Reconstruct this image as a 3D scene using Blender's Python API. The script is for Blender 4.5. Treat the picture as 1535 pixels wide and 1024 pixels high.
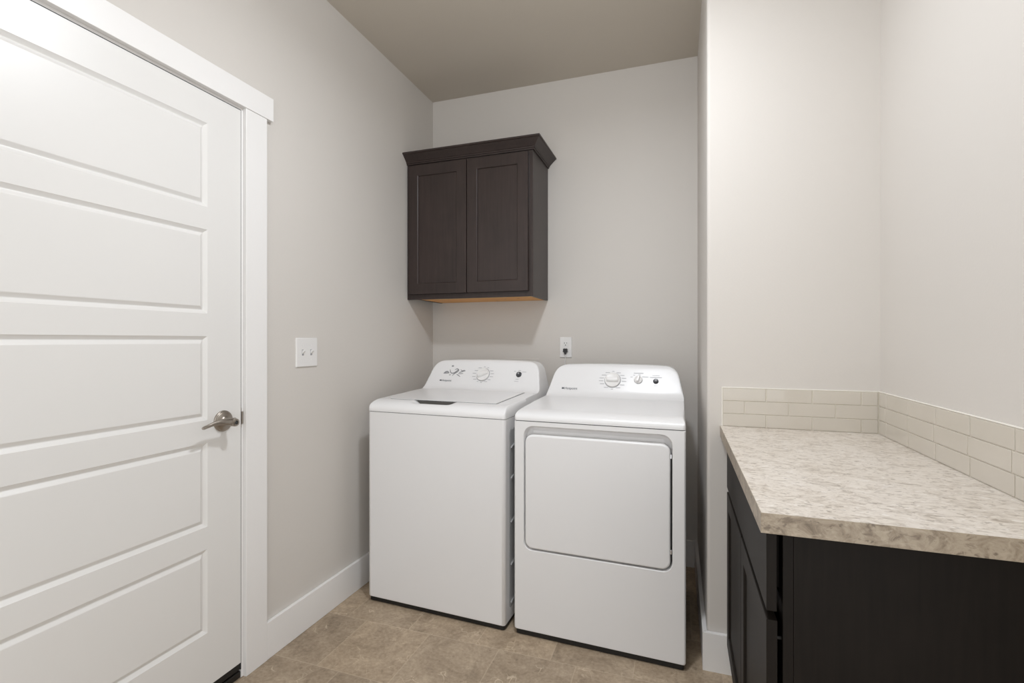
import bpy, bmesh, math, random
from mathutils import Vector, Matrix
import numpy as np

for o in list(bpy.data.objects):
    bpy.data.objects.remove(o, do_unlink=True)
SC = bpy.context.scene
COL = SC.collection
PI = math.pi

# ------------------------------------------------------------------ camera
F_PX, YAW, V0, CAM_H = 735.46, 0.3299, 510.47, 1.2166
cam_d = bpy.data.cameras.new('camera')
cam = bpy.data.objects.new('camera', cam_d)
COL.objects.link(cam)
cam_d.sensor_fit = 'HORIZONTAL'
cam_d.sensor_width = 36.0
cam_d.lens = 36.0 * F_PX / 1535.0
cam_d.shift_y = -(512.0 - V0) / 1535.0
cam_d.clip_start = 0.02
cam.location = (0, 0, CAM_H)
cam.rotation_euler = (PI / 2, 0, YAW)
SC.camera = cam

# ------------------------------------------------------------------ world, lights, exposure
world = bpy.data.worlds.new('world')
SC.world = world
world.use_nodes = True
bg = world.node_tree.nodes['Background']
bg.inputs['Color'].default_value = (0.975, 0.992, 1.0, 1)
bg.inputs['Strength'].default_value = 1.52  # added even fill light, enters where the room is left open

LAMP_X, LAMP_Y = -0.325, 1.21
LAMP_STRENGTH = 47.0          # the glass dome of the ceiling lamp is the key light (see ceiling_lamp below)

SC.view_settings.view_transform = 'Standard'
SC.view_settings.look = 'None'
SC.view_settings.gamma = 1.0
SC.view_settings.use_curve_mapping = False
SC.view_settings.exposure = 0.0

# ------------------------------------------------------------------ material helpers
def srgb(r, g, b):
    def c(v):
        v /= 255.0
        return v / 12.92 if v <= 0.04045 else ((v + 0.055) / 1.055) ** 2.4
    return (c(r), c(g), c(b), 1.0)

class NT:
    def __init__(s, name):
        s.m = bpy.data.materials.new(name)
        s.m.use_nodes = True
        s.t = s.m.node_tree
        s.b = s.t.nodes['Principled BSDF']
    def n(s, kind, **kw):
        nd = s.t.nodes.new(kind)
        for k, v in kw.items():
            setattr(nd, k, v)
        return nd
    def l(s, a, b):
        s.t.links.new(a, b)
    def math(s, op, a, b=None, c=None):
        nd = s.n('ShaderNodeMath', operation=op)
        for i, v in enumerate((a, b, c)):
            if v is None: continue
            if isinstance(v, (int, float)): nd.inputs[i].default_value = v
            else: s.l(v, nd.inputs[i])
        return nd.outputs[0]
    def ramp(s, fac, stops):
        nd = s.n('ShaderNodeValToRGB')
        el = nd.color_ramp.elements
        while len(el) < len(stops): el.new(0.5)
        for e, (p, c) in zip(el, stops):
            e.position = p; e.color = c
        s.l(fac, nd.inputs[0])
        return nd.outputs[0]
    def mix(s, fac, a, b, blend='MIX'):
        nd = s.n('ShaderNodeMix', data_type='RGBA', blend_type=blend)
        for k, v in ((0, fac), (6, a), (7, b)):
            if isinstance(v, (int, float)): nd.inputs[k].default_value = v
            elif isinstance(v, tuple): nd.inputs[k].default_value = v
            else: s.l(v, nd.inputs[k])
        return nd.outputs[2]
    def noise(s, vec, scale, detail=2.0, rough=0.5, dist=0.0):
        nd = s.n('ShaderNodeTexNoise')
        nd.inputs['Scale'].default_value = scale
        nd.inputs['Detail'].default_value = detail
        nd.inputs['Roughness'].default_value = rough
        nd.inputs['Distortion'].default_value = dist
        if vec is not None: s.l(vec, nd.inputs['Vector'])
        return nd.outputs[0]
    def bump(s, h, strength, dist):
        nd = s.n('ShaderNodeBump')
        nd.inputs['Strength'].default_value = strength
        nd.inputs['Distance'].default_value = dist
        s.l(h, nd.inputs['Height'])
        s.l(nd.outputs[0], s.b.inputs['Normal'])
    def pos(s):
        return s.n('ShaderNodeNewGeometry').outputs['Position']
    def objc(s):
        return s.n('ShaderNodeTexCoord').outputs['Object']
    def mapping(s, vec, scale=(1, 1, 1), rot=(0, 0, 0)):
        nd = s.n('ShaderNodeMapping')
        nd.inputs['Scale'].default_value = scale
        nd.inputs['Rotation'].default_value = rot
        s.l(vec, nd.inputs['Vector'])
        return nd.outputs[0]

def plain(name, col, rough=0.5, metal=0.0, var=0.03, scale=30.0, spec=0.5, coat=0.0, bump=0.0):
    """a paint or plastic with a trace of procedural unevenness"""
    t = NT(name)
    f = t.noise(t.objc(), scale, 3.0)
    d = tuple(c * (1 - var) for c in col[:3]) + (1,)
    l = tuple(min(1, c * (1 + var)) for c in col[:3]) + (1,)
    t.l(t.mix(f, d, l), t.b.inputs['Base Color'])
    t.b.inputs['Roughness'].default_value = rough
    t.b.inputs['Metallic'].default_value = metal
    t.b.inputs['Specular IOR Level'].default_value = spec
    t.b.inputs['Coat Weight'].default_value = coat
    t.b.inputs['Coat Roughness'].default_value = 0.08
    if bump: t.bump(f, bump, 0.001)
    return t.m

def wall_paint(name, col, bump=0.12):
    t = NT(name)
    p = t.pos()
    f = t.noise(p, 1.7, 3.0)
    d = tuple(c * 0.985 for c in col[:3]) + (1,)
    l = tuple(min(1, c * 1.015) for c in col[:3]) + (1,)
    t.l(t.mix(f, d, l), t.b.inputs['Base Color'])
    t.b.inputs['Roughness'].default_value = 0.62
    t.b.inputs['Specular IOR Level'].default_value = 0.3
    t.bump(t.noise(p, 160.0, 2.0), bump, 0.0012)
    return t.m

M = {}
M['wall'] = wall_paint('wall_paint', srgb(212, 207, 201))
M['ceiling'] = wall_paint('ceiling_paint', srgb(202, 194, 182), 0.5)
M['trim'] = plain('white_trim_paint', srgb(237, 235, 233), 0.33, var=0.01, scale=4)
M['door'] = plain('white_door_paint', srgb(228, 226, 223), 0.36, var=0.01, scale=3)
M['appliance'] = plain('white_enamel', srgb(232, 231, 231), 0.30, var=0.006, scale=3, coat=0.0)
M['cover'] = plain('white_top_enamel', srgb(232, 231, 231), 0.27, var=0.006, scale=3, coat=0.0)
M['plastic'] = plain('white_plastic', srgb(230, 228, 226), 0.3, var=0.01)
M['grey_mark'] = plain('grey_print', srgb(158, 158, 161), 0.5, var=0.05)
M['pictogram'] = plain('mid_grey_print', srgb(140, 140, 143), 0.5, var=0.05)
M['dark_mark'] = plain('dark_grey_print', srgb(92, 94, 100), 0.5, var=0.05)
M['knob_dark'] = plain('dark_grey_plastic', srgb(70, 70, 73), 0.28, var=0.05)
M['chrome'] = plain('bright_chrome', srgb(205, 205, 208), 0.12, 1.0, var=0.02)
M['nickel'] = plain('satin_nickel', srgb(168, 160, 151), 0.34, 1.0, var=0.05, scale=60)
M['black'] = plain('black_rubber', srgb(22, 21, 20), 0.5, var=0.1)
M['black_plastic'] = plain('black_plastic', srgb(28, 27, 27), 0.35, var=0.1)
M['gap'] = plain('gap_shade_and_button', srgb(58, 58, 58), 0.6, var=0.1)  # dark colour stands for shade inside gaps; also colours the lock button
M['pocket'] = plain('dark_pocket_shade', srgb(92, 90, 86), 0.5, var=0.05)  # shade of the lid's hand pocket as a dark colour
M['bronze'] = plain('dark_bronze_threshold', srgb(38, 35, 32), 0.4, 0.3, var=0.1)
M['cord'] = plain('pale_grey_vinyl', srgb(236, 235, 233), 0.4, var=0.02)
M['grout'] = plain('pale_grout', srgb(217, 211, 198), 0.8, var=0.04, scale=120)
M['caulk'] = plain('white_caulk', srgb(236, 232, 224), 0.5, var=0.02)
M['side_panel'] = plain('shaded_pressed_side', srgb(176, 176, 176), 0.35, 0.0, var=0.05)  # white side greyed for the shade between the machines

def wood_dark(name, c1, c2, rough, spec=0.45, vertical=True):
    t = NT(name)
    p = t.objc()
    st = t.mapping(p, (26, 26, 1.6) if vertical else (2, 26, 26))
    g = t.noise(st, 3.0, 4.0, 0.6, 0.4)
    blot = t.noise(p, 5.0, 3.0, 0.6)
    f = t.math('ADD', t.math('MULTIPLY', g, 0.55), t.math('MULTIPLY', blot, 0.45))
    t.l(t.ramp(f, [(0.32, c1), (0.68, c2)]), t.b.inputs['Base Color'])
    t.b.inputs['Roughness'].default_value = rough
    t.b.inputs['Specular IOR Level'].default_value = spec
    t.bump(g, 0.06, 0.0006)
    return t.m
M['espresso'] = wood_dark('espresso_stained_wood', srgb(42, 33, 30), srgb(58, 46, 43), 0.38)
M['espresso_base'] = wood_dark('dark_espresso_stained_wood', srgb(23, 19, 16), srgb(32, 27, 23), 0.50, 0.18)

t = NT('raw_plywood')
p = t.objc()
g = t.noise(t.mapping(p, (2, 30, 30)), 3.0, 3.0, 0.6, 0.5)
kn = t.noise(p, 22.0, 1.0)
c = t.ramp(g, [(0.3, srgb(214, 150, 82)), (0.7, srgb(246, 190, 118))])
t.l(t.mix(t.ramp(kn, [(0.70, (0, 0, 0, 1)), (0.78, (1, 1, 1, 1))]), c, srgb(140, 86, 44)), t.b.inputs['Base Color'])
t.b.inputs['Roughness'].default_value = 0.6
M['plywood'] = t.m

# floor: square stone-look vinyl tiles laid in rows that step by a third
t = NT('stone_vinyl_floor')
p = t.pos()
sep = t.n('ShaderNodeSeparateXYZ'); t.l(p, sep.inputs[0])
yy = t.math('DIVIDE', t.math('SUBTRACT', sep.outputs[1], 1.500), 0.3115)
row = t.math('FLOOR', yy)
fy = t.math('FRACT', yy)
xx = t.math('DIVIDE', t.math('ADD', t.math('ADD', sep.outputs[0], 0.367), t.math('MULTIPLY', row, 0.1005)), 0.3065)
colx = t.math('FLOOR', xx)
fx = t.math('FRACT', xx)
cmb = t.n('ShaderNodeCombineXYZ'); t.l(colx, cmb.inputs[0]); t.l(row, cmb.inputs[1])
wn = t.n('ShaderNodeTexWhiteNoise', noise_dimensions='3D'); t.l(cmb.outputs[0], wn.inputs['Vector'])
off = t.n('ShaderNodeVectorMath', operation='SCALE'); t.l(wn.outputs['Color'], off.inputs[0]); off.inputs['Scale'].default_value = 9.0
vadd = t.n('ShaderNodeVectorMath', operation='ADD'); t.l(p, vadd.inputs[0]); t.l(off.outputs[0], vadd.inputs[1])
v = vadd.outputs[0]
base = t.ramp(t.noise(v, 7.5, 6.0, 0.66, 0.9), [(0.30, srgb(130, 113, 94)), (0.50, srgb(166, 147, 125)), (0.70, srgb(191, 172, 149))])
fine = t.noise(v, 75.0, 4.0, 0.65)
base = t.mix(0.32, base, t.ramp(fine, [(0.3, srgb(116, 100, 82)), (0.7, srgb(204, 187, 164))]))
tone = t.ramp(wn.outputs['Value'], [(0.0, (0.86, 0.86, 0.86, 1)), (1.0, (1.17, 1.16, 1.14, 1))])
base = t.mix(1.0, base, tone, 'MULTIPLY')
# pale fossil flecks and fine veins
vor = t.n('ShaderNodeTexVoronoi', feature='DISTANCE_TO_EDGE'); vor.inputs['Scale'].default_value = 15.0
wv = t.n('ShaderNodeVectorMath', operation='ADD'); t.l(v, wv.inputs[0])
nz = t.n('ShaderNodeTexNoise'); nz.inputs['Scale'].default_value = 9.0; t.l(v, nz.inputs['Vector'])
sc2 = t.n('ShaderNodeVectorMath', operation='SCALE'); t.l(nz.outputs['Color'], sc2.inputs[0]); sc2.inputs['Scale'].default_value = 0.22
t.l(sc2.outputs[0], wv.inputs[1]); t.l(wv.outputs[0], vor.inputs['Vector'])
vein = t.ramp(vor.outputs['Distance'], [(0.0, (1, 1, 1, 1)), (0.035, (0, 0, 0, 1))])
mask = t.ramp(t.noise(v, 12.0, 2.0), [(0.54, (0, 0, 0, 1)), (0.68, (1, 1, 1, 1))])
vf = t.math('MULTIPLY', t.math('MULTIPLY', vein, mask), 0.75)
base = t.mix(vf, base, srgb(222, 205, 181))
dk = t.ramp(t.noise(v, 48.0, 2.0), [(0.66, (0, 0, 0, 1)), (0.74, (1, 1, 1, 1))])
base = t.mix(t.math('MULTIPLY', dk, 0.35), base, srgb(98, 82, 66))
ex = t.math('MINIMUM', fx, t.math('SUBTRACT', 1.0, fx))
ey = t.math('MINIMUM', fy, t.math('SUBTRACT', 1.0, fy))
edge = t.math('MINIMUM', ex, ey)
seam = t.ramp(edge, [(0.0, (1, 1, 1, 1)), (0.009, (0, 0, 0, 1))])
base = t.mix(t.math('MULTIPLY', seam, 0.45), base, srgb(208, 190, 167))
t.l(base, t.b.inputs['Base Color'])
t.b.inputs['Roughness'].default_value = 0.42
t.b.inputs['Specular IOR Level'].default_value = 0.35
t.bump(t.math('SUBTRACT', t.math('MULTIPLY', fine, 0.3), t.math('MULTIPLY', seam, 0.6)), 0.25, 0.001)
M['floor'] = t.m

# laminate worktop: cream with grey-brown flakes; edge strips: larger pattern, shade painted in as darker brown
def laminate(name, light, mid, dark, white, speck, k, fleck):
    t = NT(name)
    p = t.pos()
    st = t.mapping(p, (0.75, 1.3, 1.0), (0, 0, 0.10))
    a = t.noise(st, 24.0 * k, 6.0, 0.70, 1.4)
    b2 = t.noise(st, 62.0 * k, 4.0, 0.62, 0.9)
    c3 = t.noise(p, 5.0, 3.0, 0.55)
    colr = t.ramp(a, [(0.32, dark), (0.44, mid), (0.55, light), (0.70, mid)])
    fl = t.ramp(b2, [(0.33, (1, 1, 1, 1)), (0.44, (0, 0, 0, 1))])
    colr = t.mix(t.math('MULTIPLY', fl, 0.75), colr, fleck)
    wh = t.ramp(b2, [(0.57, (0, 0, 0, 1)), (0.66, (1, 1, 1, 1))])
    colr = t.mix(t.math('MULTIPLY', wh, 0.6), colr, white)
    sp = t.ramp(t.noise(st, 88.0 * k, 2.0, 0.5, 0.4), [(0.63, (0, 0, 0, 1)), (0.70, (1, 1, 1, 1))])
    colr = t.mix(t.math('MULTIPLY', sp, 0.65), colr, speck)
    colr = t.mix(0.14, colr, t.ramp(c3, [(0.35, mid), (0.65, white)]))
    t.l(colr, t.b.inputs['Base Color'])
    t.b.inputs['Roughness'].default_value = 0.30
    return t.m
M['laminate'] = laminate('speckled_laminate', srgb(222, 214, 204), srgb(204, 194, 182), srgb(160, 147, 132), srgb(240, 236, 232), srgb(112, 96, 80), 1.0, srgb(138, 122, 105))
M['laminate_edge_shaded'] = laminate('shaded_mottled_edge_laminate', srgb(178, 164, 145), srgb(154, 139, 120), srgb(110, 96, 80), srgb(192, 179, 160), srgb(78, 63, 50), 0.9, srgb(100, 85, 70))

# glass wall tile
t = NT('pale_glass_tile')
f = t.noise(t.pos(), 7.0, 2.0)
t.l(t.mix(f, srgb(200, 193, 181), srgb(209, 202, 191)), t.b.inputs['Base Color'])
t.b.inputs['Roughness'].default_value = 0.10
t.b.inputs['Coat Weight'].default_value = 0.5
t.b.inputs['Coat Roughness'].default_value = 0.03
M['tile'] = t.m

t = NT('lamp_diffuser')
t.b.inputs['Base Color'].default_value = (0.9, 0.9, 0.88, 1)
t.b.inputs['Emission Color'].default_value = (0.935, 0.985, 1.05, 1)
t.b.inputs['Emission Strength'].default_value = LAMP_STRENGTH
f = t.noise(t.objc(), 20.0)
t.l(t.mix(f, (0.88, 0.88, 0.86, 1), (0.9, 0.9, 0.88, 1)), t.b.inputs['Base Color'])
M['diffuser'] = t.m

# ------------------------------------------------------------------ mesh helpers
def obj(name, bm, mat, parent=None, smooth=False, angle=40):
    bmesh.ops.remove_doubles(bm, verts=bm.verts, dist=1e-6)
    bmesh.ops.recalc_face_normals(bm, faces=bm.faces)
    me = bpy.data.meshes.new(name)
    bm.to_mesh(me); bm.free()
    for m in (mat if isinstance(mat, (list, tuple)) else [mat]):
        me.materials.append(m)
    if smooth:
        for pl in me.polygons: pl.use_smooth = True
        try: me.set_sharp_from_angle(angle=math.radians(angle))
        except Exception: pass
        for pl in me.polygons: pl.use_smooth = pl.area < 0.004 and max(abs(c) for c in pl.normal) < 0.99999
    o = bpy.data.objects.new(name, me)
    COL.objects.link(o)
    if parent is not None: o.parent = parent
    return o

def empty(name, loc=(0, 0, 0), rz=0.0):
    o = bpy.data.objects.new(name, None)
    COL.objects.link(o)
    o.location = loc; o.rotation_euler = (0, 0, rz)
    o.empty_display_size = 0.05
    return o

def tag(o, label, cat, group=None):
    o['label'] = label; o['category'] = cat
    if group: o['group'] = group
    return o

def struct(name, bm, mat, smooth=False):
    o = obj(name, bm, mat, None, smooth)
    o['kind'] = 'structure'
    return o

def box(bm, x0, x1, y0, y1, z0, z1, bev=0.0, seg=2):
    r = bmesh.ops.create_cube(bm, size=1.0)
    vs = r['verts']
    for v in vs:
        v.co = Vector(((x0 + x1) / 2 + v.co.x * (x1 - x0), (y0 + y1) / 2 + v.co.y * (y1 - y0), (z0 + z1) / 2 + v.co.z * (z1 - z0)))
    if bev > 0:
        es = list({e for v in vs for e in v.link_edges})
        bmesh.ops.bevel(bm, geom=es, offset=bev, segments=seg, profile=0.5, affect='EDGES', clamp_overlap=True)

def boxes(*bs, bev=0.0):
    bm = bmesh.new()
    for b in bs: box(bm, *b, bev=bev)
    return bm

def lathe(bm, prof, mat4=None, n=32, cap=True):
    """prof: list of (r, h) about local z"""
    mat4 = mat4 or Matrix()
    rings = []
    for r, h in prof:
        if r < 1e-6:
            rings.append([bm.verts.new(mat4 @ Vector((0, 0, h)))])
        else:
            rings.append([bm.verts.new(mat4 @ Vector((r * math.cos(2 * PI * k / n), r * math.sin(2 * PI * k / n), h))) for k in range(n)])
    for a, b in zip(rings, rings[1:]):
        if len(a) == 1 and len(b) == 1: continue
        for k in range(n):
            k2 = (k + 1) % n
            if len(a) == 1: bm.faces.new((a[0], b[k], b[k2]))
            elif len(b) == 1: bm.faces.new((a[k], a[k2], b[0]))
            else: bm.faces.new((a[k], a[k2], b[k2], b[k]))
    if cap:
        if len(rings[0]) > 1: bm.faces.new(list(reversed(rings[0])))
        if len(rings[-1]) > 1: bm.faces.new(rings[-1])

def tube(bm, pts, rad, n=12, flat=1.0, up=Vector((0, 0, 1))):
    """swept tube; rad a number or a list of (ra, rb) per point (ra along 'up')"""
    pts = [Vector(p) for p in pts]
    rings = []
    for i, p in enumerate(pts):
        d = (pts[min(i + 1, len(pts) - 1)] - pts[max(i - 1, 0)]).normalized()
        s = d.cross(up)
        if s.length < 1e-4: s = d.cross(Vector((1, 0, 0)))
        s.normalize()
        u2 = s.cross(d).normalized()
        ra, rb = (rad[i] if isinstance(rad, list) else (rad * flat, rad))
        rings.append([bm.verts.new(p + u2 * ra * math.sin(2 * PI * k / n) + s * rb * math.cos(2 * PI * k / n)) for k in range(n)])
    for a, b in zip(rings, rings[1:]):
        for k in range(n):
            k2 = (k + 1) % n
            bm.faces.new((a[k], a[k2], b[k2], b[k]))
    bm.faces.new(list(reversed(rings[0]))); bm.faces.new(rings[-1])

def rrect(x0, x1, z0, z1, r, n=8):
    """rounded rectangle loop (x,z), fixed vertex count 4*(n+1)"""
    if not isinstance(r, (tuple, list)): r = (r, r, r, r)      # bl, br, tr, tl
    pts = []
    for (cx, cz, a0, rr) in ((x0, z0, PI, r[0]), (x1, z0, 1.5 * PI, r[1]), (x1, z1, 0, r[2]), (x0, z1, 0.5 * PI, r[3])):
        ox = cx + (rr if cx == x0 else -rr); oz = cz + (rr if cz == z0 else -rr)
        for k in range(n + 1):
            a = a0 + 0.5 * PI * k / n
            pts.append((ox + rr * math.cos(a), oz + rr * math.sin(a)))
    return pts

def loft(bm, loops, cap0=True, cap1=True):
    rings = [[bm.verts.new(Vector(p)) for p in lp] for lp in loops]
    n = len(rings[0])
    for a, b in zip(rings, rings[1:]):
        for k in range(n):
            k2 = (k + 1) % n
            bm.faces.new((a[k], a[k2], b[k2], b[k]))
    if cap0: bm.faces.new(list(reversed(rings[0])))
    if cap1: bm.faces.new(rings[-1])

def grid_faces(bm, g):
    for r0, r1 in zip(g, g[1:]):
        for k in range(len(r0) - 1):
            bm.faces.new((r0[k], r0[k + 1], r1[k + 1], r1[k]))

def text_bm(body, size, mat4, depth=0.0002):
    cu = bpy.data.curves.new('lettering', 'FONT')
    cu.body = body; cu.size = size; cu.extrude = depth
    cu.align_x = 'LEFT'; cu.align_y = 'CENTER'
    to = bpy.data.objects.new('lettering', cu)
    COL.objects.link(to)
    dg = bpy.context.evaluated_depsgraph_get(); dg.update()
    me = bpy.data.meshes.new_from_object(to.evaluated_get(dg))
    bm = bmesh.new(); bm.from_mesh(me)
    bpy.data.objects.remove(to, do_unlink=True)
    bpy.data.curves.remove(cu); bpy.data.meshes.remove(me)
    bmesh.ops.transform(bm, matrix=mat4, verts=bm.verts)
    return bm

def merge(dst, src):
    me = bpy.data.meshes.new('tmp'); src.to_mesh(me); src.free()
    dst.from_mesh(me); bpy.data.meshes.remove(me)

# ------------------------------------------------------------------ the room
XW, YB, ZC = -1.4999, 2.8136, 2.743          # left wall, back wall, ceiling
XR, YN = 0.6364, 1.9573                      # right wall, front of the wall return
XN = 0.0945                                  # left side of the wall return
YF = -1.15                                   # how far the room is built behind the camera
DY0, DY1, DZ0, DZ1 = 0.4419, 1.3559, 0.056, 2.045   # door leaf

struct('floor', boxes((-1.75, 0.8, YF, 3.0, -0.06, 0.0)), M['floor'])
struct('ceiling', boxes((-1.75, 0.8, YF, 3.0, ZC, ZC + 0.08)), M['ceiling'])
# left wall with the door opening (closed behind)
oy0, oy1, oz1 = DY0 - 0.022, DY1 + 0.022, DZ1 + 0.022
struct('wall_left', boxes((XW - 0.14, XW, YF, oy0, 0, ZC), (XW - 0.14, XW, oy1, 3.0, 0, ZC), (XW - 0.14, XW, oy0, oy1, oz1, ZC),
                          (XW - 0.22, XW - 0.14, oy0 - .05, oy1 + .05, 0, oz1 + .05)), M['wall'])
struct('wall_back', boxes((XW, 0.2, YB, 2.98, 0, ZC)), M['wall'])
# the wall return beside the dryer, its outer corner rounded
bm = bmesh.new()
def corner_poly():
    r = 0.012
    pts = [(XN - 0.0055, YB + .02)]
    for k in range(9):
        a = PI + 0.5 * PI * k / 8
        pts.append((XN + r + r * math.cos(a), YN + r + r * math.sin(a)))
    pts += [(0.78, YN), (0.78, YB + .02)]
    return pts
cp = corner_poly()
loft(bm, [[(x, y, 0) for x, y in cp], [(x, y, ZC) for x, y in cp]])
struct('wall_return', bm, M['wall'], smooth=True)
struct('wall_right', boxes((XR, 0.78, 0.35, YN, 0, ZC)), M['wall'])  # stops short: made-up opening that lets the fill light in

# baseboards
BH, BT = 0.1416, 0.0155
def base_bm(x0, x1, y0, y1):
    bm = bmesh.new(); box(bm, x0, x1, y0, y1, 0.0, BH, bev=0.0022, seg=2); return bm
struct('baseboard_left', base_bm(XW, XW + BT, 1.4626, YB), M['trim'])
struct('baseboard_back', base_bm(XW + BT, XN - 0.0055, YB - BT, YB), M['trim'])
bm = bmesh.new()
fp = [(XN - .0055 - BT, YB - BT), (XN - BT - 0.003, YN - BT), (XN + 0.003, YN - BT), (XN + 0.003, YN), (XN - .0055, YB - BT)]
inner = [(XN - 0.0055, YB - BT), (XN - 0.0005, YN + 0.006)]
poly = [(XN - .0055 - BT, YB - BT), (XN - BT, YN - BT), (XN + 0.0005, YN - BT + 0.0155), (XN - 0.0055, YB - BT)]
loft(bm, [[(x, y, z) for x, y in poly] for z in (0.0, BH)])
bmesh.ops.recalc_face_normals(bm, faces=bm.faces)
bmesh.ops.bevel(bm, geom=[e for e in bm.edges if abs(e.verts[0].co.z - BH) < 1e-5 and abs(e.verts[1].co.z - BH) < 1e-5], offset=0.002, segments=2, affect='EDGES')
struct('baseboard_side', bm, M['trim'])
bm = bmesh.new()
poly = [(XN - BT, YN - BT), (0.185, YN - BT), (0.185, YN), (XN, YN)]
loft(bm, [[(x, y, z) for x, y in poly] for z in (0.0, BH)])
bmesh.ops.recalc_face_normals(bm, faces=bm.faces)
bmesh.ops.bevel(bm, geom=[e for e in bm.edges if abs(e.verts[0].co.z - BH) < 1e-5 and abs(e.verts[1].co.z - BH) < 1e-5], offset=0.002, segments=2, affect='EDGES')
struct('baseboard_front', bm, M['trim'])

# door casing: two legs, head board; jambs; threshold
XC = -1.4839
bm = bmesh.new(); box(bm, XW, XC, 1.3673, 1.4626, 0, 2.0574, bev=0.0012)
struct('trim_1', bm, M['trim'])
bm = bmesh.new(); box(bm, XW, XC, 0.3352, 0.4305, 0, 2.0574, bev=0.0012)
struct('trim_2', bm, M['trim'])
bm = bmesh.new(); box(bm, XW, XC + 0.0035, 0.3077, 1.4903, 2.0574, 2.1447, bev=0.0012)
struct('trim_3', bm, M['trim'])
bm = boxes((XW - 0.13, XW, 1.3595, 1.3779, 0, 2.0668), (XW - 0.13, XW, 0.4199, 0.4383, 0, 2.0668), (XW - 0.13, XW, 0.4383, 1.3595, 2.0490, 2.0668),
           (XW - 0.07, XW - 0.045, 1.348, 1.3595, 0, 2.049), (XW - 0.07, XW - 0.045, 0.4383, 0.4529, 0, 2.049), (XW - 0.07, XW - 0.045, 0.4383, 1.3595, 2.036, 2.049))
jamb = struct('trim_4', bm, M['trim'])
bm = boxes((XW - 0.030, XW + 0.0016, 1.3585, 1.3596, 0.902, 0.974))
box(bm, XW - 0.0005, XW + 0.0032, 1.3585, 1.3660, 0.915, 0.960, bev=0.0012)
obj('strike_plate', bm, M['nickel'], jamb)
bm = boxes((XW - 0.030, XW + 0.0008, 1.3563, 1.3594, 0.03, 0.9015), (XW - 0.030, XW + 0.0008, 1.3563, 1.3594, 0.9745, 2.0485), (XW - 0.030, XW + 0.0008, 0.4384, 1.3563, 2.0455, 2.0488))
obj('weatherstrip_gap_shade', bm, M['gap'], jamb)  # strip added to darken the door gap, shade put into its colour
bm = bmesh.new()
box(bm, XW - 0.13, XW - 0.0005, 0.4383, 1.3595, 0.0, 0.024, bev=0.004)
box(bm, XW - 0.10, XW - 0.022, 0.4383, 1.3595, 0.024, 0.031, bev=0.003)
struct('trim_5', bm, M['bronze'])

# ------------------------------------------------------------------ door leaf with five long panels
def door_mesh():
    bm = bmesh.new()
    xf = -1.4974                         # face
    py0, py1 = DY0 + (DY1 - 1.2245), 1.2245
    panels = [(1.663 + 0.0 - 0.3565 * k, 1.944 - 0.3565 * k) for k in range(5)]
    ys = [DY0, py0, py1, DY1]
    zs = [DZ0]
    for z0, z1 in reversed(panels): zs += [z0, z1]
    zs.append(DZ1)
    def V(x, y, z): return bm.verts.new((x, y, z))
    for i in range(3):
        for j in range(len(zs) - 1):
            y0, y1, z0, z1 = ys[i], ys[i + 1], zs[j], zs[j + 1]
            if i == 1 and j % 2 == 1:
                steps = [(0.0, 0.0), (0.0015, -0.0014), (0.0110, -0.0085), (0.0125, -0.0088), (0.0140, -0.0085), (0.0235, -0.0018), (0.0255, -0.0010)]
                loops = [[(xf + d, y0 + s, z0 + s), (xf + d, y1 - s, z0 + s), (xf + d, y1 - s, z1 - s), (xf + d, y0 + s, z1 - s)] for s, d in steps]
                loft(bm, loops, cap0=False, cap1=True)
            else:
                bm.faces.new([V(xf, y0, z0), V(xf, y1, z0), V(xf, y1, z1), V(xf, y0, z1)])
    xb = xf - 0.040
    for a, b in (((DY0, DZ0), (DY1, DZ0)), ((DY1, DZ0), (DY1, DZ1)), ((DY1, DZ1), (DY0, DZ1)), ((DY0, DZ1), (DY0, DZ0))):
        bm.faces.new([V(xf, *a), V(xf, *b), V(xb, *b), V(xb, *a)])
    bm.faces.new([V(xb, DY0, DZ0), V(xb, DY0, DZ1), V(xb, DY1, DZ1), V(xb, DY1, DZ0)])
    return bm
door = struct('door_1', door_mesh(), M['door'])
bm = bmesh.new(); box(bm, -1.532, -1.4985, DY0 + 0.002, DY1 - 0.002, 0.0315, 0.0555, bev=0.003)
obj('door_sweep', bm, M['black'], door)
# lever handle
HY, HZ, HX = 1.283, 0.938, -1.4974
rot_x = Matrix.Rotation(PI / 2, 4, 'Y')         # local z -> +x
bm = bmesh.new()
lathe(bm, [(0.0365, 0.0), (0.0365, 0.003), (0.0350, 0.0055), (0.0325, 0.0065), (0.0315, 0.0062), (0.0285, 0.0085), (0.020, 0.0105), (0.0150, 0.013), (0.0115, 0.018), (0.0105, 0.030), (0.0112, 0.036)],
      Matrix.Translation((HX, HY, HZ)) @ rot_x, n=40)
hd = obj('door_handle', bm, M['nickel'], door, smooth=True)
bm = bmesh.new()
lathe(bm, [(0.0105, 0.030), (0.0128, 0.036), (0.0140, 0.044), (0.0140, 0.056), (0.0128, 0.061), (0.0070, 0.0625), (0.0064, 0.0590), (0.0, 0.0590)],
      Matrix.Translation((HX, HY, HZ - 0.002)) @ rot_x, n=32)
pts = [(HX + 0.049, HY + 0.006, HZ + 0.0005), (HX + 0.050, HY - 0.008, HZ + 0.001), (HX + 0.051, HY - 0.024, HZ + 0.003), (HX + 0.051, HY - 0.042, HZ + 0.0055),
       (HX + 0.049, HY - 0.060, HZ + 0.0055), (HX + 0.047, HY - 0.078, HZ + 0.003), (HX + 0.046, HY - 0.094, HZ - 0.001), (HX + 0.047, HY - 0.108, HZ - 0.0035), (HX + 0.049, HY - 0.116, HZ - 0.0045)]
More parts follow.
